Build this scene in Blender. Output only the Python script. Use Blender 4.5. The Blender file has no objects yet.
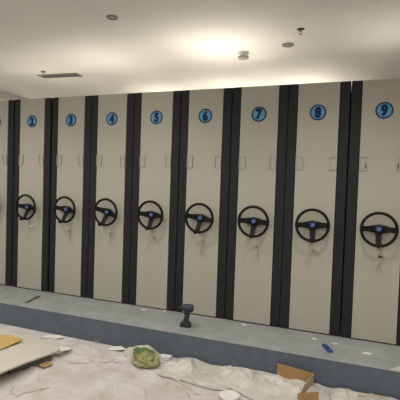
import bpy, bmesh, math, random
from mathutils import Vector, Matrix, noise

S = bpy.context.scene
COL = S.collection
R = math.radians
PI = math.pi

# ------------------------------------------------------------ camera
CZ = 1.560                                  # eye height above the floor
yaw, pit, rol = -0.3665, -0.0338, 0.0337
fw = Vector((math.sin(yaw) * math.cos(pit), math.cos(yaw) * math.cos(pit), math.sin(pit)))
rt = Vector((math.cos(yaw), -math.sin(yaw), 0))
up = rt.cross(fw)
r2 = rt * math.cos(rol) + up * math.sin(rol)
u2 = up * math.cos(rol) - rt * math.sin(rol)
cd = bpy.data.cameras.new('camera')
cd.sensor_width = 36.0
cd.lens = 36.0 * 415 / 400
cam = bpy.data.objects.new('camera', cd)
COL.objects.link(cam)
M = Matrix((r2, u2, -fw)).transposed().to_4x4()
M.translation = (0, 0, CZ)
cam.matrix_world = M
S.camera = cam

# ------------------------------------------------------------ world, exposure
w = bpy.data.worlds.new('world')
S.world = w
w.use_nodes = True
w.node_tree.nodes['Background'].inputs[0].default_value = (0.9, 0.92, 1.0, 1)
w.node_tree.nodes['Background'].inputs[1].default_value = 0.05
vs = S.view_settings
vs.view_transform = 'Standard'
vs.look = 'None'
vs.gamma = 1
vs.use_curve_mapping = False
vs.exposure = -0.14

CEIL = 3.110
WARM = (1.0, 0.93, 0.83)
COOL = (1.0, 0.97, 0.92)


def lamp(name, x, y, z, power, radius, angle, blend, col=WARM, rot=(0, 0, 0)):
    ld = bpy.data.lights.new(name, 'SPOT')
    ld.energy = power
    ld.color = col
    ld.shadow_soft_size = radius
    ld.spot_size = R(angle)
    ld.spot_blend = blend
    o = bpy.data.objects.new(name, ld)
    o.location = (x, y, z)
    o.rotation_euler = rot
    COL.objects.link(o)
    return o


# front row of ceiling downlights (in the aisle before the shelving)
FRONT = [(-3.75, 2.75), (-1.95, 2.75), (-0.15, 2.75), (1.65, 2.75)]
for x, y in FRONT:
    lamp('downlight_or_fill', x, y, CEIL - 0.03, 86, 0.08, 125, 1.0, COOL)
for x, y in [(-4.9, 0.9), (-3.0, 0.2), (-0.9, 0.0), (1.4, 0.0)]:  # unseen wide fill lamps, added to brighten the end panels evenly
    lamp('downlight_or_fill', x, y, CEIL - 0.03, 108, 0.12, 178, 0.35, COOL)
lamp('downlight_or_fill', -2.23, 3.36, CEIL - 0.03, 6, 0.04, 130, 0.8)
for x, y, p in [(-5.35, 4.4, 66), (-5.35, 6.2, 66)]:  # unseen fill lamps, added to brighten the left wall and ceiling corner
    lamp('downlight_or_fill', x, y, CEIL - 0.03, p, 0.05, 170, 0.5)
# rear row: narrow downlights shining on the white unit tops, which throw glow back on the ceiling
REAR = [(-3.08, 4.46, 100), (-1.52, 4.40, 110), (0.42, 4.45, 55), (1.9, 4.45, 45), (-1.9, 6.2, 85), (-0.8, 6.2, 80), (-3.1, 6.3, 70), (-4.3, 4.7, 26)]  # the far-left and far-right entries are fill, added to lift the ceiling
for x, y, p in REAR:
    lamp('downlight_or_fill', x, y, CEIL - 0.03, p, 0.03, 106, 1.0)


# ------------------------------------------------------------ materials
def mat(name, col, rough=0.6, metal=0.0, var=None, scale=6.0, lo=0.35, hi=0.65, bump=0.0, bscale=60.0,
        alpha=1.0, trans=0.0, spec=0.5, stretch=None):
    m = bpy.data.materials.new(name)
    m.use_nodes = True
    nt = m.node_tree
    b = nt.nodes['Principled BSDF']
    b.inputs['Base Color'].default_value = (*col, 1)
    b.inputs['Roughness'].default_value = rough
    b.inputs['Metallic'].default_value = metal
    b.inputs['Specular IOR Level'].default_value = spec
    b.inputs['Alpha'].default_value = alpha
    b.inputs['Transmission Weight'].default_value = trans
    tc = nt.nodes.new('ShaderNodeTexCoord')
    mp = nt.nodes.new('ShaderNodeMapping')
    nt.links.new(tc.outputs['Object'], mp.inputs[0])
    if stretch:
        mp.inputs['Scale'].default_value = stretch
    if var is not None:
        n = nt.nodes.new('ShaderNodeTexNoise')
        n.inputs['Scale'].default_value = scale
        n.inputs['Detail'].default_value = 6
        n.inputs['Roughness'].default_value = 0.65
        r = nt.nodes.new('ShaderNodeValToRGB')
        r.color_ramp.elements[0].position = lo
        r.color_ramp.elements[0].color = (*col, 1)
        r.color_ramp.elements[1].position = hi
        r.color_ramp.elements[1].color = (*var, 1)
        nt.links.new(mp.outputs[0], n.inputs['Vector'])
        nt.links.new(n.outputs['Fac'], r.inputs[0])
        nt.links.new(r.outputs[0], b.inputs['Base Color'])
    if bump:
        n2 = nt.nodes.new('ShaderNodeTexNoise')
        n2.inputs['Scale'].default_value = bscale
        n2.inputs['Detail'].default_value = 4
        bp = nt.nodes.new('ShaderNodeBump')
        bp.inputs['Strength'].default_value = bump
        bp.inputs['Distance'].default_value = 0.01
        nt.links.new(mp.outputs[0], n2.inputs['Vector'])
        nt.links.new(n2.outputs['Fac'], bp.inputs['Height'])
        nt.links.new(bp.outputs[0], b.inputs['Normal'])
    return m


def emit(name, col, strength):
    m = mat(name, col)
    b = m.node_tree.nodes['Principled BSDF']
    b.inputs['Emission Color'].default_value = (*col, 1)
    b.inputs['Emission Strength'].default_value = strength
    return m


MAT = dict(
    ceiling=mat('ceiling_paint', (0.80, 0.78, 0.74), 0.8, var=(0.77, 0.755, 0.715), scale=2.0),
    wall=mat('wall_paint', (0.70, 0.68, 0.63), 0.8, var=(0.66, 0.64, 0.60), scale=3.0),
    floor=mat('floor_screed', (0.42, 0.41, 0.40), 0.7, var=(0.52, 0.50, 0.48), scale=3.0, bump=0.1),
    beige=mat('beige_powder_coat', (0.412, 0.395, 0.325), 0.5, var=(0.425, 0.404, 0.34), scale=2.0, bump=0.03, bscale=400),
    pull=mat('beige_pull_plastic', (0.415, 0.398, 0.328), 0.35, var=(0.43, 0.41, 0.345), scale=20),
    pulldark=mat('pull_slot_dark', (0.03, 0.03, 0.03), 0.5, var=(0.05, 0.045, 0.04), scale=30),
    charcoal=mat('charcoal_powder_coat', (0.018, 0.0195, 0.022), 0.55, spec=0.2, var=(0.022, 0.023, 0.026), scale=8, bump=0.03, bscale=400),
    body=mat('shelf_steel_grey', (0.30, 0.30, 0.29), 0.5, var=(0.33, 0.33, 0.32), scale=4),
    top=mat('white_top_sheet', (0.82, 0.81, 0.78), 0.6, var=(0.78, 0.77, 0.74), scale=4),
    black=mat('black_rubber', (0.010, 0.010, 0.010), 0.7, var=(0.016, 0.016, 0.016), scale=20),
    wheel=mat('black_wheel_plastic', (0.006, 0.005, 0.005), 0.55, spec=0.2, var=(0.009, 0.008, 0.007), scale=30),
    badge=mat('blue_badge_enamel', (0.014, 0.03, 0.15), 0.4, var=(0.02, 0.04, 0.19), scale=40),
    logo=mat('pale_badge_mark', (0.22, 0.27, 0.50), 0.4, var=(0.2, 0.25, 0.45), scale=40),
    signrim=mat('navy_print', (0.003, 0.016, 0.075), 0.5, spec=0.2, var=(0.004, 0.02, 0.09), scale=40),
    signface=mat('light_blue_print', (0.105, 0.32, 0.50), 0.5, spec=0.2, var=(0.12, 0.34, 0.53), scale=20),
    chrome=mat('chrome', (0.55, 0.55, 0.53), 0.25, 1.0, var=(0.5, 0.5, 0.48), scale=40),
    tag=mat('pale_key_tag', (0.40, 0.385, 0.325), 0.4, var=(0.44, 0.42, 0.36), scale=40),
    string=mat('grey_string', (0.36, 0.34, 0.29), 0.8, var=(0.42, 0.40, 0.34), scale=90),
    deck=mat('grey_dusty_deck', (0.250, 0.265, 0.260), 0.65, var=(0.36, 0.375, 0.365), scale=4.5, lo=0.3, hi=0.75, bump=0.15, bscale=40),
    riser=mat('slate_riser', (0.098, 0.122, 0.154), 0.6, var=(0.125, 0.150, 0.186), scale=14, bump=0.15, bscale=60),
    cloth=mat('off_white_drop_cloth', (0.46, 0.405, 0.355), 0.85, var=(0.61, 0.57, 0.555), scale=3.5, lo=0.3, hi=0.62, bump=0.25, bscale=45),
    film=mat('milky_plastic_film', (0.50, 0.465, 0.41), 0.4, var=(0.64, 0.60, 0.55), scale=6, bump=0.25, bscale=35),
    board=mat('plaster_board_face', (0.55, 0.515, 0.44), 0.8, var=(0.60, 0.56, 0.49), scale=6, bump=0.05),
    boardedge=mat('plaster_board_edge', (0.62, 0.59, 0.53), 0.9, var=(0.50, 0.46, 0.38), scale=30),
    card=mat('brown_cardboard', (0.36, 0.225, 0.09), 0.85, var=(0.43, 0.28, 0.12), scale=9),
    cardin=mat('pale_cardboard', (0.40, 0.31, 0.185), 0.85, var=(0.46, 0.36, 0.22), scale=9),
    yellow=mat('yellow_card', (0.50, 0.33, 0.085), 0.7, var=(0.56, 0.39, 0.13), scale=10),
    white=mat('white_paper', (0.78, 0.76, 0.72), 0.8, var=(0.70, 0.68, 0.64), scale=20),
    scrap=mat('white_scrap', (0.72, 0.72, 0.64), 0.8, var=(0.66, 0.66, 0.55), scale=20),
    blue=mat('blue_knife_plastic', (0.015, 0.05, 0.19), 0.4, var=(0.025, 0.06, 0.24), scale=20),
    steel=mat('steel_blade', (0.5, 0.5, 0.5), 0.3, 1.0, var=(0.4, 0.4, 0.4), scale=20),
    drill=mat('dark_drill_plastic', (0.020, 0.020, 0.026), 0.45, var=(0.028, 0.028, 0.036), scale=20),
    drillp=mat('violet_grey_drill_shell', (0.026, 0.024, 0.045), 0.5, var=(0.034, 0.03, 0.06), scale=20),
    strip=mat('dark_wood_offcut', (0.075, 0.075, 0.065), 0.7, var=(0.12, 0.115, 0.10), scale=20),
    metalw=mat('white_fitting_metal', (0.55, 0.54, 0.51), 0.4, var=(0.5, 0.49, 0.46), scale=20),
    metald=mat('grey_fitting_metal', (0.22, 0.21, 0.19), 0.45, var=(0.17, 0.16, 0.15), scale=20),
    metalm=mat('grey_vent_paint', (0.33, 0.32, 0.30), 0.5, var=(0.29, 0.28, 0.26), scale=20),
    recess=mat('dark_recess', (0.03, 0.025, 0.02), 0.8, var=(0.04, 0.035, 0.03), scale=20),
    lens=emit('lit_lens', (1.0, 0.93, 0.82), 1.2),
)


def green_mat():
    m = mat('green_cream_bag', (0.4, 0.4, 0.3), 0.6, bump=0.4, bscale=25)
    nt = m.node_tree
    b = nt.nodes['Principled BSDF']
    tc = nt.nodes.new('ShaderNodeTexCoord')
    n = nt.nodes.new('ShaderNodeTexNoise')
    n.inputs['Scale'].default_value = 9
    n.inputs['Detail'].default_value = 3
    sp = nt.nodes.new('ShaderNodeSeparateXYZ')
    nt.links.new(tc.outputs['Object'], n.inputs['Vector'])
    nt.links.new(tc.outputs['Object'], sp.inputs[0])
    # printed zones of the bag: green towards its top left, cream at its hem
    a = nt.nodes.new('ShaderNodeMath'); a.operation = 'MULTIPLY_ADD'
    a.inputs[1].default_value = 3.0
    nt.links.new(sp.outputs['Z'], a.inputs[0])
    nt.links.new(n.outputs['Fac'], a.inputs[2])
    c = nt.nodes.new('ShaderNodeMath'); c.operation = 'MULTIPLY_ADD'
    c.inputs[1].default_value = -1.6
    nt.links.new(sp.outputs['X'], c.inputs[0])
    nt.links.new(a.outputs[0], c.inputs[2])
    r = nt.nodes.new('ShaderNodeValToRGB')
    e = r.color_ramp.elements
    e[0].position = 0.50; e[0].color = (0.48, 0.44, 0.27, 1)
    e[1].position = 0.88; e[1].color = (0.085, 0.17, 0.045, 1)
    k = r.color_ramp.elements.new(0.62); k.color = (0.30, 0.34, 0.13, 1)
    k = r.color_ramp.elements.new(0.72); k.color = (0.26, 0.22, 0.10, 1)
    nt.links.new(c.outputs[0], r.inputs[0])
    nt.links.new(r.outputs[0], b.inputs['Base Color'])
    return m


MAT['green'] = green_mat()


# ------------------------------------------------------------ helpers
def add_box(bm, x0, x1, y0, y1, z0, z1, bev=0.0, mtx=None):
    vs_ = [bm.verts.new((x, y, z)) for x in (x0, x1) for y in (y0, y1) for z in (z0, z1)]
    v = vs_
    fs = [bm.faces.new([v[i] for i in q]) for q in
          ((0, 1, 3, 2), (4, 6, 7, 5), (0, 4, 5, 1), (2, 3, 7, 6), (0, 2, 6, 4), (1, 5, 7, 3))]
    if bev:
        es = list({e for f in fs for e in f.edges})
        res = bmesh.ops.bevel(bm, geom=es, offset=bev, segments=2, affect='EDGES', profile=0.5)
        vs_ = list({vv for f in res['faces'] for vv in f.verts} | {vv for vv in vs_ if vv.is_valid})
    if mtx is not None:
        for vv in vs_:
            if vv.is_valid:
                vv.co = mtx @ vv.co
    return vs_


def add_tube(bm, pts, rad, seg=10, closed=False, cap=True):
    pts = [Vector(p) for p in pts]
    n = len(pts)
    rads = rad if isinstance(rad, (list, tuple)) else [rad] * n
    rings = []
    prev = None
    for i, p in enumerate(pts):
        if closed:
            t = pts[(i + 1) % n] - pts[i - 1]
        else:
            t = pts[min(i + 1, n - 1)] - pts[max(i - 1, 0)]
        t.normalize()
        a = prev if prev is not None else (Vector((0, 0, 1)) if abs(t.z) < 0.9 else Vector((1, 0, 0)))
        s = t.cross(a)
        if s.length < 1e-5:
            s = t.cross(Vector((0, 1, 0)))
        s.normalize()
        b = s.cross(t)
        b.normalize()
        prev = b
        rings.append([bm.verts.new(p + (s * math.cos(2 * PI * k / seg) + b * math.sin(2 * PI * k / seg)) * rads[i]) for k in range(seg)])
    for i in range(n if closed else n - 1):
        A, B = rings[i], rings[(i + 1) % n]
        for k in range(seg):
            bm.faces.new((A[k], A[(k + 1) % seg], B[(k + 1) % seg], B[k]))
    if cap and not closed:
        bm.faces.new(rings[0][::-1])
        bm.faces.new(rings[-1])


def add_prism(bm, pts, mtx, depth):
    """outline pts (a, b) in the local XY plane of mtx, extruded along its Z"""
    lo = [bm.verts.new(mtx @ Vector((a, b, 0))) for a, b in pts]
    hi = [bm.verts.new(mtx @ Vector((a, b, depth))) for a, b in pts]
    bm.faces.new(lo[::-1])
    bm.faces.new(hi)
    n = len(pts)
    for i in range(n):
        bm.faces.new((lo[i], lo[(i + 1) % n], hi[(i + 1) % n], hi[i]))


def add_lathe(bm, prof, mtx, seg=24):
    """prof: list of (radius, height) turned about the local Z of mtx"""
    rings = []
    for r_, h in prof:
        if r_ < 1e-6:
            rings.append([bm.verts.new(mtx @ Vector((0, 0, h)))])
        else:
            rings.append([bm.verts.new(mtx @ Vector((r_ * math.cos(2 * PI * k / seg), r_ * math.sin(2 * PI * k / seg), h))) for k in range(seg)])
    for A, B in zip(rings, rings[1:]):
        for k in range(seg):
            a0, a1 = A[k % len(A)], A[(k + 1) % len(A)]
            b0, b1 = B[k % len(B)], B[(k + 1) % len(B)]
            f = []
            for v in (a0, a1, b1, b0):
                if v not in f:
                    f.append(v)
            if len(f) > 2:
                bm.faces.new(f)
    for A in (rings[0], rings[-1]):
        if len(A) > 2:
            try:
                bm.faces.new(A)
            except ValueError:
                pass


def obj(name, bm, m, parent=None, smooth=False, loc=None, rot=None):
    bmesh.ops.recalc_face_normals(bm, faces=bm.faces)
    me = bpy.data.meshes.new(name)
    bm.to_mesh(me)
    bm.free()
    me.materials.append(MAT[m] if isinstance(m, str) else m)
    if smooth:
        for p in me.polygons:
            p.use_smooth = True
        try:
            me.set_sharp_from_angle(angle=R(40))
        except Exception:
            pass
    o = bpy.data.objects.new(name, me)
    COL.objects.link(o)
    if parent is not None:
        o.parent = parent
    if loc is not None:
        o.location = loc
    if rot is not None:
        o.rotation_euler = rot
    return o


def tag(o, label, cat, group=None, kind=None):
    o['label'] = label
    o['category'] = cat
    if group:
        o['group'] = group
    if kind:
        o['kind'] = kind
    return o


def thing(name, label, cat, loc=(0, 0, 0), rot=(0, 0, 0), group=None):
    o = bpy.data.objects.new(name, None)
    o.empty_display_size = 0.05
    COL.objects.link(o)
    o.location = loc
    o.rotation_euler = rot
    return tag(o, label, cat, group)


def struct(name, x0, x1, y0, y1, z0, z1, m):
    bm = bmesh.new()
    add_box(bm, x0, x1, y0, y1, z0, z1)
    o = obj(name, bm, m)
    o['kind'] = 'structure'
    return o


FRONTY = Matrix(((1, 0, 0, 0), (0, 0, -1, 0), (0, 1, 0, 0), (0, 0, 0, 1)))   # local XY -> world XZ, local Z -> -Y


def front(x, y, z):
    m = FRONTY.copy()
    m.translation = (x, y, z)
    return m


# ------------------------------------------------------------ room
WX0, WX1, WY0, WY1 = -5.98, 3.2, -2.2, 8.2
struct('floor', WX0 - .2, WX1 + .2, WY0 - .2, WY1 + .2, -0.2, 0, 'floor')
struct('ceiling', WX0 - .2, WX1 + .2, WY0 - .2, WY1 + .2, CEIL, CEIL + 0.2, 'ceiling')
struct('wall_left', WX0 - .2, WX0, WY0, WY1, 0, CEIL, 'wall')
struct('wall_right', WX1, WX1 + .2, WY0, WY1, 0, CEIL, 'wall')
struct('wall_back', WX0 - .2, WX1 + .2, WY1, WY1 + .2, 0, CEIL, 'wall')
struct('wall_front', WX0 - .2, WX1 + .2, WY0 - .2, WY0, 0, CEIL, 'wall')

# ------------------------------------------------------------ platform
PZ = 0.228
PY = 3.39
pl = thing('raised_platform', 'long raised grey platform with a slate grey riser under the shelving row', 'platform', (0, PY, 0))
bm = bmesh.new()
add_box(bm, WX0 + .001, WX1 - .001, -0.003, WY1 - PY - .001, PZ - 0.004, PZ, 0.001)
obj('deck', bm, 'deck', pl)
bm = bmesh.new()
add_box(bm, WX0 + .001, WX1 - .001, 0, 0.03, 0, PZ - 0.004)
obj('riser', bm, 'riser', pl)

# ------------------------------------------------------------ mobile shelving units
YF = 3.956            # plane of the beige end panels
UZ = 0.240            # bottom of the end panels
UH = 2.30
BW = 0.367
SW = 0.091
UX = [-4.467, -3.901, -3.330, -2.779, -2.227, -1.674, -1.121, -0.572, -0.015]
PULLZ = 1.565


def stripe_mesh(x0, x1):
    bm = bmesh.new()
    pr = [(x0, 0.07), (x0, 0.012), (x0 + 0.006, 0.004), (x1 - 0.006, 0.004), (x1, 0.012), (x1, 0.07)]
    m = Matrix(((1, 0, 0, 0), (0, 1, 0, 0), (0, 0, 1, 0), (0, 0, 0, 1)))
    add_prism(bm, pr, m, UH)
    return bm


def wheel_mesh():
    """rim, three spokes, hub cone and shaft; local origin on the panel, axis along -Y"""
    bm = bmesh.new()
    rr = 0.142
    N = 48
    add_tube(bm, [(rr * math.cos(2 * PI * k / N), -0.080, rr * math.sin(2 * PI * k / N)) for k in range(N)], 0.0135, 10, closed=True)
    for a in (0, PI, -PI / 2):
        c, s = math.cos(a), math.sin(a)
        h0, h1 = (0.036, 0.023) if a != -PI / 2 else (0.030, 0.022)
        rows = []
        for r_, h_, y_ in ((0.0, h0, 0.036), (0.045, h0 * 0.9, 0.040), (0.090, h1, 0.060), (0.136, h1 * 1.12, 0.078)):
            rows.append([bm.verts.new((r_ * c - q * s, -yy, r_ * s + q * c)) for q, yy in ((-h_, y_ - 0.004), (h_, y_ - 0.004), (h_, y_ + 0.005), (-h_, y_ + 0.005))])
        for A, B in zip(rows, rows[1:]):
            for k in range(4):
                bm.faces.new((A[k], A[(k + 1) % 4], B[(k + 1) % 4], B[k]))
        bm.faces.new(rows[0])
        bm.faces.new(rows[-1])
    add_lathe(bm, [(0.018, 0.0), (0.018, 0.030), (0.038, 0.038), (0.042, 0.050), (0.034, 0.056), (0.0, 0.057)], front(0, 0, 0), 24)
    add_lathe(bm, [(0.034, 0.0), (0.034, 0.006), (0.024, 0.012), (0.0, 0.012)], front(0, 0, 0), 24)
    return bm


def badge_mesh():
    bm = bmesh.new()
    add_lathe(bm, [(0.0, 0.0), (0.025, 0.0), (0.025, 0.003), (0.021, 0.006), (0.0, 0.007)], front(0, -0.0565, 0), 24)
    return bm


def logo_mesh():
    bm = bmesh.new()
    m = front(0, -0.0637, 0)
    add_prism(bm, [(-0.013, -0.004), (-0.006, -0.011), (0.0, -0.005), (-0.004, 0.0), (0.0, 0.006), (-0.005, 0.012)], m, 0.001)
    add_prism(bm, [(0.013, 0.004), (0.006, 0.011), (0.002, 0.005), (0.006, 0.0), (0.002, -0.006), (0.006, -0.012)], m, 0.001)
    return bm


def knob_mesh():
    bm = bmesh.new()
    m = front(0, -0.084, -0.142)
    add_lathe(bm, [(0.0, 0), (0.009, 0), (0.008, 0.010), (0.014, 0.020), (0.016, 0.045), (0.013, 0.060), (0.0, 0.065)], m, 16)
    return bm


def digit_mesh(ch):
    cu = bpy.data.curves.new('digit', 'FONT')
    cu.body = ch
    cu.size = 0.124
    cu.align_x = 'CENTER'
    cu.align_y = 'CENTER'
    cu.offset = 0.0085
    cu.extrude = 0.0008
    cu.resolution_u = 4
    t = bpy.data.objects.new('digit', cu)
    COL.objects.link(t)
    bpy.context.view_layer.update()
    me = bpy.data.meshes.new_from_object(t)
    bpy.data.objects.remove(t)
    xs = [v.co.x for v in me.vertices]
    ys = [v.co.y for v in me.vertices]
    cx, cy = (min(xs) + max(xs)) / 2, (min(ys) + max(ys)) / 2
    for v in me.vertices:
        v.co = Vector(((v.co.x - cx) * 0.82, -v.co.z, v.co.y - cy))
    me.materials.append(MAT['signrim'])
    return me


def pull_mesh(side):
    """flush pull: a thin raised frame round a sunken cup, against the panel edge"""
    bm = bmesh.new()
    w_, h_ = 0.064, 0.122
    x0 = 0 if side < 0 else -w_
    t = 0.006
    d = 0.012
    add_box(bm, x0, x0 + w_, -d, 0, 0, t, 0.0015)
    add_box(bm, x0, x0 + w_, -d, 0, h_ - t, h_, 0.0015)
    add_box(bm, x0, x0 + t, -d, 0, t, h_ - t, 0.0015)
    add_box(bm, x0 + w_ - t, x0 + w_, -d, 0, t, h_ - t, 0.0015)
    return bm


def cup_mesh(side):
    bm = bmesh.new()
    w_, h_ = 0.064, 0.122
    x0 = 0 if side < 0 else -w_
    add_box(bm, x0 + 0.006, x0 + w_ - 0.006, -0.002, 0, 0.006, h_ - 0.006)
    return bm


WORDS = 'zero one two three four five six seven eight nine'.split()
WHEEL_ROT = [0, 6, 8, 16, 4, 8, 2, -2, 0]      # clockwise, degrees
tops = {}
first = None
for i, xl in enumerate(UX):
    n = i + 1
    cx = xl + BW / 2
    lab = 'beige mobile shelving unit whose round blue sign carries the digit ' + WORDS[n]
    if n == 1:
        lab = 'leftmost beige mobile shelving unit, cut off by the left edge of the photo'
    u = thing('mobile_shelving_unit', lab, 'shelving unit', (cx, YF, PZ), group='mobile shelving units in a row on the platform')
    dz = UZ - PZ
    if first is None:
        bm = bmesh.new()
        add_box(bm, -BW / 2, BW / 2, 0, 0.03, 0, UH, 0.002)
        ep = obj('end_panel', bm, 'beige', u, loc=(0, 0, dz))
        s1 = obj('edge_trim', stripe_mesh(-BW / 2 - SW, -BW / 2), 'charcoal', u, loc=(0, 0, dz))
        s2 = obj('edge_trim', stripe_mesh(BW / 2, BW / 2 + SW), 'charcoal', u, loc=(0, 0, dz))
        bm = bmesh.new()
        hw = BW / 2 + SW - 0.012
        add_box(bm, -hw, hw, 0.07, 3.3, 0.03, UH - 0.02)
        bd = obj('shelf_body', bm, 'body', u, loc=(0, 0, dz))
        bm = bmesh.new()
        add_box(bm, -hw - .01, hw + .01, 0.072, 3.31, UH - 0.018, UH - 0.002)
        tp = obj('top_panel', bm, 'top', u, loc=(0, 0, dz))
        bm = bmesh.new()
        add_box(bm, -hw, hw, 0.012, 3.28, 0, dz + 0.028)
        kp = obj('plinth', bm, 'black', u)
        plist = []
        for sd in (-1, 1):
            a = obj('flush_pull', pull_mesh(sd), 'pull', u, loc=(sd * BW / 2, 0, PULLZ - 0.061 + dz))
            c = obj('cup', cup_mesh(sd), 'pull', a)
            plist.append((a, c))
        wh = obj('handwheel', wheel_mesh(), 'wheel', u, smooth=True, loc=(0, 0, 0.997 + dz))
        bg = obj('hub_badge', badge_mesh(), 'badge', wh, smooth=True)
        bg['label'] = 'round blue hub badge'
        lg = obj('badge_mark', logo_mesh(), 'logo', wh)
        lg['label'] = 'pale mark on the hub badge'
        kb = obj('spinner_knob', knob_mesh(), 'wheel', wh, smooth=True)
        bm = bmesh.new()
        add_lathe(bm, [(0.0, 0), (0.073, 0), (0.073, 0.003), (0.063, 0.003), (0.063, 0.0025), (0.0, 0.0025)], front(0, 0, 0), 40)
        sg = obj('number_sign', bm, 'signrim', u, loc=(0, 0, 2.030 + dz))
        bm = bmesh.new()
        add_lathe(bm, [(0.0, 0), (0.0605, 0), (0.0605, 0.0008), (0.0, 0.0008)], front(0, -0.0025, 0), 40)
        sf = obj('sign_face', bm, 'signface', sg)
        bm = bmesh.new()
        add_lathe(bm, [(0.0, 0), (0.013, 0), (0.013, 0.006), (0.009, 0.010), (0.0, 0.010)], front(0, 0, 0), 16)
        add_box(bm, -0.0015, 0.0015, -0.011, -0.009, -0.006, 0.006)
        lk = obj('lock', bm, 'chrome', u, smooth=True, loc=(0.02, 0, 0.755 + dz))
        first = dict(flat=[ep, s1, s2, bd, tp, kp, lk], pulls=plist, wh=wh, whc=[bg, lg, kb], sg=sg, sf=sf)
        cwh, csg = wh, sg
    else:
        def cp(o, par):
            c = o.copy()
            COL.objects.link(c)
            c.parent = par
            return c
        for o in first['flat']:
            cp(o, u)
        for a, c in first['pulls']:
            cp(c, cp(a, u))
        cwh = cp(first['wh'], u)
        for o in first['whc']:
            cp(o, cwh)
        csg = cp(first['sg'], u)
        cp(first['sf'], csg)
    cwh.rotation_euler = (0, R(WHEEL_ROT[i]), 0)
    dg = bpy.data.objects.new('digit', digit_mesh(str(n)))
    COL.objects.link(dg)
    dg.parent = csg
    dg.location = (0, -0.0042, 0)
    dg['label'] = 'navy digit %d' % n
    if n == 9:      # dark inner slots in the pulls of the nearest unit
        for sd, xx in ((-1, -BW / 2 + 0.052), (1, BW / 2 - 0.052)):
            bm = bmesh.new()
            add_box(bm, xx - 0.004, xx + 0.004, -0.006, -0.002, 0, 0.045)
            obj('pull_slot', bm, 'pulldark', u, loc=(0, 0, PULLZ - 0.04 + dz))

# keys and tags hanging from the locks
KEYS = {3: 'tag', 4: 'tag', 5: 'string', 6: 'tag', 7: 'tag', 8: 'string', 9: 'tag'}
KROT = {3: 3, 4: 0, 6: 16, 7: -3, 9: 20}
for n, kind in KEYS.items():
    cx = UX[n - 1] + BW / 2
    loc = (cx + 0.02, YF - 0.013, UZ + 0.755)
    if kind == 'tag':
        t = thing('key', 'small key with a pale tag hanging below the handwheel of shelving unit ' + WORDS[n], 'key', loc, group='keys hanging from the shelving locks')
        bm = bmesh.new()
        add_lathe(bm, [(0.0, 0), (0.011, 0), (0.011, 0.0025), (0.0, 0.0025)], front(0, -0.010, 0), 16)
        add_box(bm, -0.002, 0.002, -0.013, 0.002, -0.004, 0.004)
        add_box(bm, -0.008, 0.034, -0.0125, -0.0105, -0.004, 0.004)
        obj('key_bow', bm, 'black' if n == 9 else 'tag', t)
        bm = bmesh.new()
        L = 0.115
        add_tube(bm, [(0.009 * math.sin(2 * PI * k / 12), -0.0125, -0.014 + 0.012 * math.cos(2 * PI * k / 12)) for k in range(12)], 0.001, 5, closed=True)
        obj('key_ring', bm, 'chrome', t)
        bm = bmesh.new()
        add_prism(bm, [(-0.004, -0.022), (0.004, -0.022), (0.010, -0.034), (0.010, -L), (-0.010, -L), (-0.010, -0.034)], front(0, -0.0125, 0), 0.002)
        obj('key_tag', bm, 'tag', t, rot=(0, R(KROT[n]), 0))
    else:
        t = thing('key', 'small key with two loose strings hanging below the handwheel of shelving unit ' + WORDS[n], 'key', loc, group='keys hanging from the shelving locks')
        bm = bmesh.new()
        add_lathe(bm, [(0.0, 0), (0.011, 0), (0.011, 0.0025), (0.0, 0.0025)], front(0, -0.010, 0), 16)
        add_box(bm, -0.002, 0.002, -0.013, 0.002, -0.004, 0.004)
        add_box(bm, -0.03, 0.006, -0.0125, -0.0105, -0.004, 0.004)
        obj('key_bow', bm, 'tag', t)
        for sd in (-1, 1):
            bm = bmesh.new()
            add_tube(bm, [(0.004 * sd, -0.012, -0.008), (0.03 * sd, -0.009, -0.035), (0.07 * sd, -0.004, -0.085), (0.10 * sd, 0.002, -0.15)], 0.0013, 6)
            obj('string', bm, 'string', t)
# ------------------------------------------------------------ ceiling fittings
DOWN = Matrix(((1, 0, 0, 0), (0, -1, 0, 0), (0, 0, -1, 0), (0, 0, 0, 1)))


def fitting(name, label, cat, x, y, group=None):
    return thing(name, label, cat, (x, y, CEIL), group=group)


def downlight(x, y, label, trim='metalw', r=0.055, inner='recess', grp='recessed ceiling downlights'):
    t = fitting('recessed_downlight', label, 'ceiling light', x, y, grp)
    bm = bmesh.new()
    add_lathe(bm, [(r * 0.72, 0.0), (r, 0.0), (r, 0.005), (r * 0.78, 0.012), (r * 0.72, 0.006), (r * 0.72, 0.0)], DOWN, 28)
    obj('trim_ring', bm, trim, t, smooth=True)
    bm = bmesh.new()
    add_lathe(bm, [(0, 0), (r * 0.71, 0), (r * 0.71, 0.004), (0, 0.004)], DOWN, 28)
    obj('lens', bm, inner, t)
    return t


downlight(-2.23, 3.36, 'grey ringed recessed downlight in the ceiling near the top edge, left', 'metald', 0.055, 'metalm')
downlight(-0.79, 4.54, 'grey oval-looking recessed downlight between the disc lamp and the sprinkler', 'metald', 0.066, 'metald')
# disc lamp with cover
t = fitting('disc_ceiling_lamp', 'small round ceiling lamp with grey base in the brightest patch of ceiling', 'ceiling light', -1.315, 4.66)
bm = bmesh.new()
add_lathe(bm, [(0.0, 0), (0.062, 0), (0.062, 0.010), (0.052, 0.014), (0, 0.014)], DOWN, 28)
obj('mounting_plate', bm, 'metalw', t, smooth=True)
bm = bmesh.new()
for a in (0, 1, 2):
    an = a * 2 * PI / 3 + 0.4
    add_tube(bm, [(0.045 * math.cos(an), 0.045 * math.sin(an), -0.012), (0.045 * math.cos(an), 0.045 * math.sin(an), -0.055)], 0.004, 8)
obj('post', bm, 'metalw', t)
bm = bmesh.new()
add_lathe(bm, [(0.0, 0.052), (0.058, 0.052), (0.062, 0.056), (0.062, 0.068), (0.054, 0.073), (0, 0.074)], DOWN, 28)
obj('disc_shade', bm, 'metald', t, smooth=True)


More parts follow.
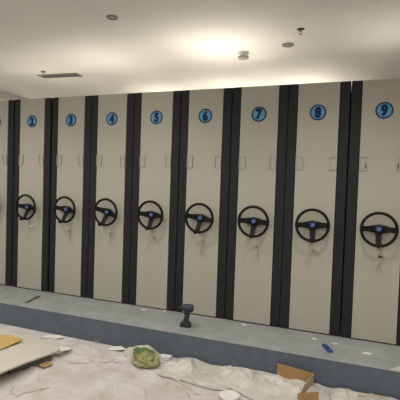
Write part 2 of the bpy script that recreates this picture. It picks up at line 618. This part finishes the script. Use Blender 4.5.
def sprinkler(x, y, label):
    t = fitting('fire_sprinkler', label, 'sprinkler', x, y, 'ceiling sprinklers')
    bm = bmesh.new()
    add_lathe(bm, [(0.0, 0), (0.036, 0), (0.036, 0.003), (0.030, 0.007), (0, 0.007)], DOWN, 24)
    obj('escutcheon', bm, 'recess', t, smooth=True)
    bm = bmesh.new()
    add_lathe(bm, [(0.0, 0.006), (0.010, 0.006), (0.010, 0.022), (0.006, 0.026), (0, 0.026)], DOWN, 12)
    for s in (-1, 1):
        add_tube(bm, [(0.008 * s, 0, -0.022), (0.013 * s, 0, -0.034), (0.004 * s, 0, -0.048)], 0.002, 6)
    add_lathe(bm, [(0.0, 0.048), (0.017, 0.048), (0.017, 0.051), (0, 0.051)], DOWN, 14)
    obj('sprinkler_head', bm, 'metald', t, smooth=True)


sprinkler(-0.60, 4.13, 'small dark fire sprinkler in the ceiling above shelving units seven and eight')
sprinkler(-4.27, 4.74, 'small fire sprinkler in the ceiling just before the air vent')

# linear air vent
t = fitting('air_vent', 'long narrow white air vent in the ceiling at the left', 'air vent', -4.17, 4.97)
t.rotation_euler = (0, 0, R(6))
bm = bmesh.new()
W_, D_ = 0.33, 0.085
add_box(bm, -W_, W_, -D_, -D_ + 0.014, -0.012, 0, 0.002)
add_box(bm, -W_, W_, D_ - 0.014, D_, -0.012, 0, 0.002)
add_box(bm, -W_, -W_ + 0.014, -D_ + 0.014, D_ - 0.014, -0.012, 0, 0.002)
add_box(bm, W_ - 0.014, W_, -D_ + 0.014, D_ - 0.014, -0.012, 0, 0.002)
obj('frame', bm, 'metalm', t)
for k in range(5):
    bm = bmesh.new()
    y = -D_ + 0.03 + k * 0.028
    mm = Matrix.Translation((0, y, -0.007)) @ Matrix.Rotation(R(38), 4, 'X')
    add_box(bm, -W_ + 0.014, W_ - 0.014, -0.009, 0.009, -0.0012, 0.0012, 0, mm)
    obj('slat', bm, 'metalm', t)
bm = bmesh.new()
add_box(bm, -W_ + 0.014, W_ - 0.014, -D_ + 0.014, D_ - 0.014, -0.002, -0.0005)
obj('backing', bm, 'metald', t)


# ------------------------------------------------------------ drop cloth and plastic on the floor
def ridged(x, y, z=0.0):
    return 1 - abs(noise.noise(Vector((x, y, z)))) * 2


def smooth(a, b, t):
    t = max(0.0, min(1.0, (t - a) / (b - a)))
    return t * t * (3 - 2 * t)


CREASES = [((-2.28, 2.86), (-2.10, 3.05), (-1.95, 3.06)), ((-2.42, 3.05), (-2.20, 3.16), (-2.05, 3.10), (-1.90, 3.20)),
           ((-2.10, 2.80), (-1.86, 2.98), (-1.74, 3.02)), ((-2.75, 3.14), (-2.5, 3.24), (-2.3, 3.22)),
           ((-1.52, 3.02), (-1.30, 2.84), (-1.12, 2.78)), ((-2.25, 3.08), (-2.12, 2.96), (-1.90, 2.93))]


def seg_d(x, y, a, b):
    dx, dy = b[0] - a[0], b[1] - a[1]
    t = max(0, min(1, ((x - a[0]) * dx + (y - a[1]) * dy) / (dx * dx + dy * dy)))
    return math.hypot(x - a[0] - t * dx, y - a[1] - t * dy)


def cloth_h(x, y):
    c = 0.006
    if -2.9 < x < -1.0 and y > 2.6:
        wx = x + 0.02 * noise.noise(Vector((x * 8, y * 8, 21)))
        wy = y + 0.02 * noise.noise(Vector((x * 8, y * 8, 31)))
        d = min(seg_d(wx, wy, p, q) for cr in CREASES for p, q in zip(cr, cr[1:]))
        c += 0.019 * math.exp(-(d / 0.013) ** 2)
    r_ = ridged(x * 2.1 + 3, y * 2.9 + 1.7 * noise.noise(Vector((x * 1.3, y * 1.3, 4))))
    c += 0.018 * max(0, r_) ** 8
    r_ = ridged(x * 5.5 - 1, y * 5.0 + x * 2, 7)
    c += 0.006 * max(0, r_) ** 6
    r_ = ridged(x * 9.5 + y * 3, y * 10.5 - x * 3, 11)
    c += 0.006 * max(0, r_) ** 4 * smooth(2.6, 3.0, y + 0.25 * noise.noise(Vector((x * 2, y * 2, 3))))
    c += 0.004 * (noise.noise(Vector((x * 1.5, y * 1.5, 9))) + 0.5)
    return 0.004 + max(c - 0.004, 0) * (1 - 0.8 * smooth(3.2, 3.34, y))


def grid_obj(name, x0, x1, y0, y1, nx, ny, hfun, m, keep=None, warp=None, thick=0.0, fx=None, fy=None):
    bm = bmesh.new()
    g = []
    for j in range(ny + 1):
        row = []
        for i in range(nx + 1):
            x = fx(i / nx) if fx else x0 + (x1 - x0) * i / nx
            y = fy(j / ny) if fy else y0 + (y1 - y0) * j / ny
            row.append(bm.verts.new((x, y, hfun(x, y))))
        g.append(row)
    for j in range(ny):
        for i in range(nx):
            f = bm.faces.new((g[j][i], g[j][i + 1], g[j + 1][i + 1], g[j + 1][i]))
    if keep:
        kill = [v for v in bm.verts if not keep(v.co.x, v.co.y)]
        bmesh.ops.delete(bm, geom=kill, context='VERTS')
    if warp:
        for v in bm.verts:
            warp(v)
    if thick:
        bmesh.ops.recalc_face_normals(bm, faces=bm.faces)
        bmesh.ops.solidify(bm, geom=list(bm.faces), thickness=thick)
    return obj(name, bm, m, smooth=True)


def piece(t, ks):
    for (a, u), (b, v) in zip(ks, ks[1:]):
        if t <= b:
            return u + (v - u) * (t - a) / (b - a)
    return ks[-1][1]


dc = grid_obj('drop_cloth', -5.0, 2.4, 0.2, 3.372, 470, 190, cloth_h, 'cloth',
              fx=lambda t: piece(t, [(0, -5.0), (0.06, -3.3), (0.94, 0.5), (1, 2.4)]),
              fy=lambda t: piece(t, [(0, 0.2), (0.1, 2.0), (1, 3.372)]))
tag(dc, 'wide wrinkled off-white drop cloth covering the floor before the platform', 'drop cloth')


# crumpled milky film heaped against the riser, right of centre
def film_h(x, y):
    base = cloth_h(x, y) + 0.006
    env = smooth(-1.50, -1.25, x) * (1 - smooth(-0.34, -0.12, x)) * smooth(2.98, 3.16, y) * (1 - 0.45 * smooth(3.25, 3.38, y))
    dip = 1 - 0.75 * math.exp(-((x + 1.14) / 0.09) ** 2)
    n1 = noise.noise(Vector((x * 3.2, y * 4.2, 2))) + 0.6
    n2 = ridged(x * 4.3 + y * 2, y * 6.1, 5)
    n3 = ridged(x * 11, y * 12 - x * 4, 8)
    return base + env * dip * (0.040 * n1 + 0.030 * max(0, n2) ** 3 + 0.010 * max(0, n3) ** 3) + 0.0015


def film_keep(x, y):
    e = 2.975 + 0.06 * noise.noise(Vector((x * 2.2, 0, 1))) + 0.025 * noise.noise(Vector((x * 9, 0, 1)))
    left = -1.47 + 0.05 * noise.noise(Vector((y * 7, 0, 3)))
    return y > e - 0.10 * smooth(-1.3, -0.2, x) and x > left and math.hypot(x + 0.83, (y - 2.90) * 1.1) > 0.098


fs = grid_obj('plastic_sheet', -1.55, -0.10, 2.80, 3.372, 190, 90, film_h, 'film', keep=film_keep)
tag(fs, 'crumpled heap of milky plastic sheet against the riser, left of the brown carton', 'plastic sheet')


# translucent hump of film behind the green bag
def film2_h(x, y):
    d = math.hypot((x + 1.75) / 0.20, (y - 3.27) / 0.11)
    e = max(0, 1 - d * d)
    return cloth_h(x, y) + 0.004 + 0.085 * e ** 0.7 * (1 + 0.5 * noise.noise(Vector((x * 9, y * 9, 2)))) + 0.006 * ridged(x * 14, y * 14, 3) * e


fs2 = grid_obj('plastic_sheet', -1.98, -1.53, 3.15, 3.372, 50, 30, film2_h, 'film',
               keep=lambda x, y: math.hypot((x + 1.75) / 0.22, (y - 3.27) / 0.13) < 1 + 0.12 * noise.noise(Vector((x * 12, y * 12, 0))))
tag(fs2, 'small hump of milky plastic sheet behind the crumpled green bag', 'plastic sheet')


# sheet over the carton at the lower right
def film3_h(x, y):
    base = cloth_h(x, y) + 0.006
    env = smooth(-0.20, -0.05, x) * (1 - 0.55 * smooth(0.0, 0.5, x))
    n1 = noise.noise(Vector((x * 4.2, y * 5.2, 12))) + 0.9
    n2 = ridged(x * 6.3, y * 5.1 + x * 3, 15)
    return base + env * (0.045 * n1 + 0.02 * max(0, n2) ** 3) * (1 - 0.5 * smooth(3.25, 3.37, y))


fs3 = grid_obj('plastic_sheet', -0.19, 1.2, 2.55, 3.360, 150, 80, film3_h, 'film',
               keep=lambda x, y: y > 2.62 + 0.05 * noise.noise(Vector((x * 3, 0, 0))) and x > -0.13 + 0.04 * noise.noise(Vector((y * 8, 0, 0))))
tag(fs3, 'bunched pale plastic sheet at the lower right corner, right of the brown carton', 'plastic sheet')

# seam strip: folded hem of the cloth running to the green bag
def strip_on(name, pts, wd, m, lift=0.004, n=60):
    bm = bmesh.new()
    P = [Vector((a, b, 0)) for a, b in pts]
    out = []
    segs = len(P) - 1
    for k in range(n + 1):
        t = k / n * segs
        i = min(int(t), segs - 1)
        p = P[i].lerp(P[i + 1], t - i)
        d = (P[i + 1] - P[i]).normalized()
        q = Vector((-d.y, d.x, 0)) * wd * (1 + 0.5 * noise.noise(Vector((t * 4, 0, 1))))
        p = p + Vector((0, 0.02 * noise.noise(Vector((t * 3, 2, 0))), 0))
        row = []
        for s in (-1, -0.4, 0.4, 1):
            v = p + q * s
            h = cloth_h(v.x, v.y) + lift + (0.006 if abs(s) < 0.5 else 0)
            row.append(bm.verts.new((v.x, v.y, h)))
        out.append(row)
    for A, B in zip(out, out[1:]):
        for k in range(3):
            bm.faces.new((A[k], A[k + 1], B[k + 1], B[k]))
    return obj(name, bm, m, smooth=True)


h1 = strip_on('cloth_strip', [(-2.26, 2.87), (-2.05, 2.97), (-1.83, 3.09)], 0.005, 'board')
tag(h1, 'thin tan strip lying on the cloth between the board and the green bag', 'strip')
h2 = strip_on('cloth_strip', [(-1.55, 3.12), (-1.44, 3.10), (-1.26, 2.96), (-1.05, 2.85)], 0.006, 'board')
tag(h2, 'thin tan strip running from the green bag towards the round white lid', 'strip')

# ------------------------------------------------------------ left: board, card, scraps
def slab(bm, pts, z0, thick):
    """pts: list of (x, y, z) of the top face corners"""
    lo = [bm.verts.new((a, b, c - thick)) for a, b, c in pts]
    hi = [bm.verts.new((a, b, c)) for a, b, c in pts]
    bm.faces.new(lo[::-1])
    bm.faces.new(hi)
    n = len(pts)
    for i in range(n):
        bm.faces.new((lo[i], lo[(i + 1) % n], hi[(i + 1) % n], hi[i]))


BT = (-2.60, 2.80)
t = thing('plaster_board', 'large pale flat board lying tilted on the cloth at the lower left', 'board', (BT[0], BT[1], 0))
bm = bmesh.new()
pl_ = lambda x, y: 0.082 - 0.070 * (y - 2.80) + 0.02 * (x + 2.6)        # tilted plane of the board
cor = [(-2.425, 2.975), (-2.405, 2.90), (-2.44, 2.62), (-2.45, 2.25), (-3.0, 1.9), (-3.9, 2.6), (-3.32, 3.15), (-2.87, 3.13)]
slab(bm, [(a - BT[0], b - BT[1], pl_(a, b)) for a, b in cor], 0, 0.014)
obj('board_face', bm, 'board', t)
bm = bmesh.new()
slab(bm, [(a - BT[0], b - BT[1], pl_(a, b) + c) for a, b, c in ((-2.43, 2.965, .004), (-2.385, 2.93, -.002), (-2.36, 3.02, -.014), (-2.385, 3.09, -.02), (-2.47, 3.03, .003))], 0, 0.003)
obj('torn_corner', bm, 'white', t)
bm = bmesh.new()
add_box(bm, -0.19, 0.17, -0.03, 0.03, 0.0, 0.045, 0.003)
o = obj('shade_batten', bm, 'strip', loc=(-2.50, 2.70, 0.012), rot=(0, 0, R(72)))  # dark debris piece set here to darken the shadow below the board
tag(o, 'dark batten placed to deepen the shade under the pale board, propping it up', 'batten')


def flat_piece(name, pts, z, th, m, label, cat, group=None, curl=0.0):
    cx = sum(p[0] for p in pts) / len(pts)
    cy = sum(p[1] for p in pts) / len(pts)
    bm = bmesh.new()
    n = len(pts)
    mid = bm.verts.new((0, 0, th))
    midb = bm.verts.new((0, 0, 0))
    hi, lo = [], []
    for k, (a, b) in enumerate(pts):
        c = curl * (1 if k % 2 else 0.3)
        hi.append(bm.verts.new((a - cx, b - cy, th + c)))
        lo.append(bm.verts.new((a - cx, b - cy, c)))
    for k in range(n):
        bm.faces.new((hi[k], hi[(k + 1) % n], mid))
        bm.faces.new((lo[(k + 1) % n], lo[k], midb))
        bm.faces.new((lo[k], lo[(k + 1) % n], hi[(k + 1) % n], hi[k]))
    o = obj(name, bm, m, loc=(cx, cy, z))
    return tag(o, label, cat, group)


flat_piece('yellow_card', [(-2.835, 2.959), (-3.033, 2.988), (-3.25, 2.84), (-3.02, 2.60), (-2.83, 2.692)], 0.090, 0.006, 'yellow',
           'yellow-brown piece of card lying on the pale board at the left edge', 'card')
flat_piece('cardboard_scrap', [(-2.36, 2.70), (-2.34, 2.78), (-2.42, 2.80), (-2.44, 2.72)], 0.020, 0.006, 'card',
           'small brown cardboard scrap poking out from under the pale board', 'cardboard')
flat_piece('torn_paper', [(-2.873, 3.22), (-2.70, 3.25), (-2.66, 3.31), (-2.74, 3.34), (-2.86, 3.28)], 0.016, 0.004, 'white',
           'torn white paper strip lying just behind the pale board near the riser', 'paper', 'torn white papers on the cloth', 0.006)
flat_piece('torn_paper', [(-2.10, 3.23), (-1.99, 3.26), (-1.96, 3.32), (-2.03, 3.345), (-2.11, 3.30)], 0.016, 0.006, 'white',
           'torn white paper lying left of the green bag beside the riser', 'paper', 'torn white papers on the cloth', 0.012)
flat_piece('folded_paper', [(-1.60, 3.26), (-1.50, 3.29), (-1.50, 3.35), (-1.60, 3.33)], 0.014, 0.026, 'white',
           'small folded white paper right of the green bag against the riser', 'paper')

# round white lid
bm = bmesh.new()
add_lathe(bm, [(0, 0), (0.070, 0), (0.076, 0.004), (0.074, 0.010), (0.066, 0.008), (0, 0.008)], Matrix.Identity(4), 32)
ld = obj('round_lid', bm, 'white', smooth=True, loc=(-0.83, 2.90, 0.022))
tag(ld, 'flat round white lid lying on the cloth before the plastic heap', 'lid')

# thin wire loops and tuft
bm = bmesh.new()
for k, (dx, h) in enumerate([(-0.03, 0.05), (-0.01, 0.065), (0.012, 0.045), (0.03, 0.06)]):
    add_tube(bm, [(dx * 0.4, 0, 0), (dx * 0.7, 0.003, h * 0.5), (dx * 1.2, 0.0, h)], 0.0018, 6)
wt = obj('wire_tuft', bm, 'string', loc=(-2.30, 3.345, 0.006))
tag(wt, 'little tuft of grey wires standing at the foot of the riser', 'wire')
bm = bmesh.new()
pts = []
for k in range(28):
    a = k / 27
    x = 0.05 + 0.30 * a
    y = 3.22 - 0.17 * a * a
    pts.append((x, y, film3_h(x, y) + 0.012 + 0.035 * math.sin(a * PI)))
add_tube(bm, pts, 0.004, 8)
cl = obj('cord_loop', bm, 'cardin')
tag(cl, 'pale cord looping over the plastic sheet at the lower right', 'cord')

bm = bmesh.new()
pts = []
for k in range(40):
    a = k / 39
    q = [(-2.357, 2.378), (-2.31, 2.30), (-2.211, 2.252), (-2.15, 2.37), (-2.096, 2.466)]
    k2 = min(int(a * 4), 3)
    fr = a * 4 - k2
    x = q[k2][0] * (1 - fr) + q[k2 + 1][0] * fr
    y = q[k2][1] * (1 - fr) + q[k2 + 1][1] * fr
    pts.append((x, y, cloth_h(x, y) + 0.004))
add_tube(bm, pts, 0.0022, 6)
cl = obj('thin_string', bm, 'string')
tag(cl, 'thin bent tan string lying on the cloth before the pale board', 'string')


# ------------------------------------------------------------ crumpled green bag
t = thing('crumpled_bag', 'crumpled green and cream bag lying on the drop cloth before the riser', 'bag', (-1.655, 3.14, cloth_h(-1.655, 3.14)))
bm = bmesh.new()
bmesh.ops.create_icosphere(bm, subdivisions=5, radius=1)
for v in bm.verts:
    p = v.co.copy()
    d = 1 + 0.28 * noise.noise(p * 1.5 + Vector((3, 1, 0))) + 0.07 * ridged(p.x * 2, p.y * 2, p.z * 2) + 0.025 * noise.noise(p * 6)
    v.co = Vector((p.x * 0.112 * d, p.y * 0.085 * d, max(0.0, (p.z * 0.062 + 0.050 - 0.018 * p.x) * d)))
    if v.co.z < 0.035:
        v.co.x *= 1.08
obj('bag_body', bm, 'green', t, smooth=True)
bm = bmesh.new()
N = 40
rings = []
for k in range(N):
    a = PI * 1.0 + PI * 1.15 * k / (N - 1)
    cxy = Vector((0.118 * math.cos(a), 0.092 * math.sin(a), 0))
    wv = 0.006 * math.sin(k * 1.1) + 0.004 * math.sin(k * 2.7)
    o_ = cxy.normalized()
    rings.append([bm.verts.new(cxy * 0.92 + Vector((0, 0, 0.055 + wv * 0.6))), bm.verts.new(cxy + o_ * (0.012 + wv) + Vector((0, 0, 0.028))),
                  bm.verts.new(cxy + o_ * (0.004 - wv) + Vector((0, 0, 0.006)))])
for A, B in zip(rings, rings[1:]):
    for k in range(2):
        bm.faces.new((A[k], A[k + 1], B[k + 1], B[k]))
hm = obj('frilled_hem', bm, mat('pale_green_hem', (0.42, 0.40, 0.24), 0.6, var=(0.27, 0.31, 0.13), scale=14), t, smooth=True)
hm['label'] = 'pale green frilled hem'

# ------------------------------------------------------------ brown carton
t = thing('open_carton', 'opened brown cardboard carton half buried in the plastic sheet', 'carton', (-0.42, 3.325, 0.022), (0, 0, R(-13)))


def wall(bm, p0, p1, h0, h1, th=0.005):
    d = Vector((p1[0] - p0[0], p1[1] - p0[1], 0)).normalized()
    q = Vector((-d.y, d.x, 0)) * th
    P0, P1 = Vector((*p0, 0)), Vector((*p1, 0))
    vsx = []
    for o_ in (Vector((0, 0, 0)), q):
        vsx.append([bm.verts.new(P0 + o_), bm.verts.new(P1 + o_), bm.verts.new(P1 + o_ + Vector((0, 0, h1))), bm.verts.new(P0 + o_ + Vector((0, 0, h0)))])
    a, b = vsx
    bm.faces.new(a)
    bm.faces.new(b[::-1])
    for k in range(4):
        bm.faces.new((a[k], a[(k + 1) % 4], b[(k + 1) % 4], b[k]))


bm = bmesh.new(); wall(bm, (-0.15, 0.0), (0.15, 0.0), 0.115, 0.115); obj('long_side', bm, 'card', t)
bm = bmesh.new(); wall(bm, (0.15, 0.0), (0.15, -0.22), 0.115, 0.100); obj('short_side', bm, 'cardin', t)
bm = bmesh.new(); wall(bm, (0.13, -0.27), (0.26, -0.20), 0.060, 0.085); wall(bm, (0.15, -0.22), (0.14, -0.26), 0.09, 0.06); obj('torn_flap', bm, 'card', t)
bm = bmesh.new(); add_box(bm, -0.145, 0.145, -0.215, -0.006, 0.0, 0.004); obj('bottom', bm, 'card', t)

# ------------------------------------------------------------ cordless drill on the platform
t = thing('cordless_drill', 'dark cordless drill standing upright on its battery on the platform edge', 'drill', (-1.475, 3.59, PZ), (0, 0, R(190)))
bm = bmesh.new()
add_box(bm, -0.045, 0.055, -0.036, 0.036, 0.0, 0.040, 0.008)
add_box(bm, -0.028, 0.030, -0.028, 0.028, 0.036, 0.054, 0.006)
obj('battery_pack', bm, 'drill', t, smooth=True)
bm = bmesh.new()
add_tube(bm, [(0.004, 0, 0.048), (0.0, 0, 0.075), (-0.006, 0, 0.11), (-0.010, 0, 0.150)], [0.030, 0.024, 0.024, 0.030], 14)
obj('handle', bm, 'drill', t, smooth=True)
bm = bmesh.new()
mx = Matrix(((0, 0, 1, -0.062), (0, 1, 0, 0), (-1, 0, 0, 0.178), (0, 0, 0, 1)))
add_lathe(bm, [(0, 0), (0.030, 0), (0.037, 0.010), (0.038, 0.05), (0.036, 0.085), (0.028, 0.098), (0, 0.098)], mx, 20)
mh = obj('motor_housing', bm, 'drillp', t, smooth=True)
mh['label'] = 'dark violet-grey motor housing'
bm = bmesh.new()
mx2 = Matrix(((0, 0, 1, 0.036), (0, 1, 0, 0), (-1, 0, 0, 0.178), (0, 0, 0, 1)))
add_lathe(bm, [(0, 0), (0.022, 0), (0.022, 0.018), (0.019, 0.026), (0.010, 0.040), (0, 0.040)], mx2, 16)
obj('chuck', bm, 'black', t, smooth=True)
bm = bmesh.new()
add_box(bm, 0.010, 0.024, -0.009, 0.009, 0.115, 0.143, 0.004)
obj('trigger', bm, 'black', t)

# ------------------------------------------------------------ blue cutter
kd = Vector((0.056, -0.113, 0)).normalized()
t = thing('utility_knife', 'blue utility knife lying on the platform below shelving unit eight', 'knife', (-0.195, 3.604, PZ), (0, 0, math.atan2(kd.y, kd.x)))
t.scale = (1.1, 1.3, 1.2)
bm = bmesh.new()
add_prism(bm, [(-0.072, -0.012), (-0.066, -0.016), (0.058, -0.016), (0.064, -0.012), (0.064, 0.012), (0.058, 0.016), (-0.066, 0.016), (-0.072, 0.012)], Matrix.Identity(4), 0.016)
bmesh.ops.bevel(bm, geom=list(bm.edges), offset=0.003, segments=1, affect='EDGES')
obj('handle', bm, 'blue', t)
bm = bmesh.new(); add_box(bm, -0.004, 0.020, -0.006, 0.006, 0.016, 0.021, 0.002); sl = obj('slider', bm, 'black', t)
bm = bmesh.new(); add_prism(bm, [(-0.072, -0.008), (-0.092, -0.002), (-0.084, 0.008), (-0.072, 0.008)], Matrix.Translation((0, 0, 0.006)), 0.0015)
obj('blade', bm, 'steel', t)

# dark offcut on the platform, left
bm = bmesh.new()
add_prism(bm, [(-0.13, -0.010), (0.03, -0.012), (0.05, -0.028), (0.13, -0.030), (0.14, 0.022), (0.06, 0.026), (0.03, 0.012), (-0.13, 0.014)], Matrix.Identity(4), 0.012)
o = obj('wood_offcut', bm, 'strip', loc=(-3.35, 3.62, PZ), rot=(0, 0, R(105)))
tag(o, 'dark narrow wood offcut lying on the platform below shelving unit two', 'offcut')

# white scraps on the platform
rnd = random.Random(4)
SCR = [(-0.324, 3.80, 0.040, 'white scrap on the platform left of and behind the blue knife'),
       (-0.150, 3.757, 0.036, 'cream scrap on the platform just behind the blue knife'),
       (0.118, 3.645, 0.048, 'white scrap on the platform below shelving unit nine'),
       (-0.99, 3.875, 0.036, 'white scrap on the platform below shelving unit seven'),
       (-2.075, 3.86, 0.040, 'white scrap on the platform below shelving unit five'),
       (-1.86, 3.905, 0.024, 'tiny cream scrap at the foot of the right edge of shelving unit five')]
for x, y, s, lab in SCR:
    pts = []
    for k in range(7):
        a = 2 * PI * k / 7
        rr = s * (0.45 + 0.55 * rnd.random())
        pts.append((x + rr * math.cos(a), y + rr * 0.75 * math.sin(a)))
    flat_piece('paper_scrap', pts, PZ, 0.003, 'scrap', lab, 'scrap', 'white scraps on the platform', 0.004)

# white film at the right end of the platform
flat_piece('paper_sheet', [(0.27, 3.40), (0.75, 3.40), (0.8, 3.75), (0.5, 3.72)], PZ, 0.002, 'film',
           'pale sheet lying on the platform at the right edge of the photo', 'sheet')
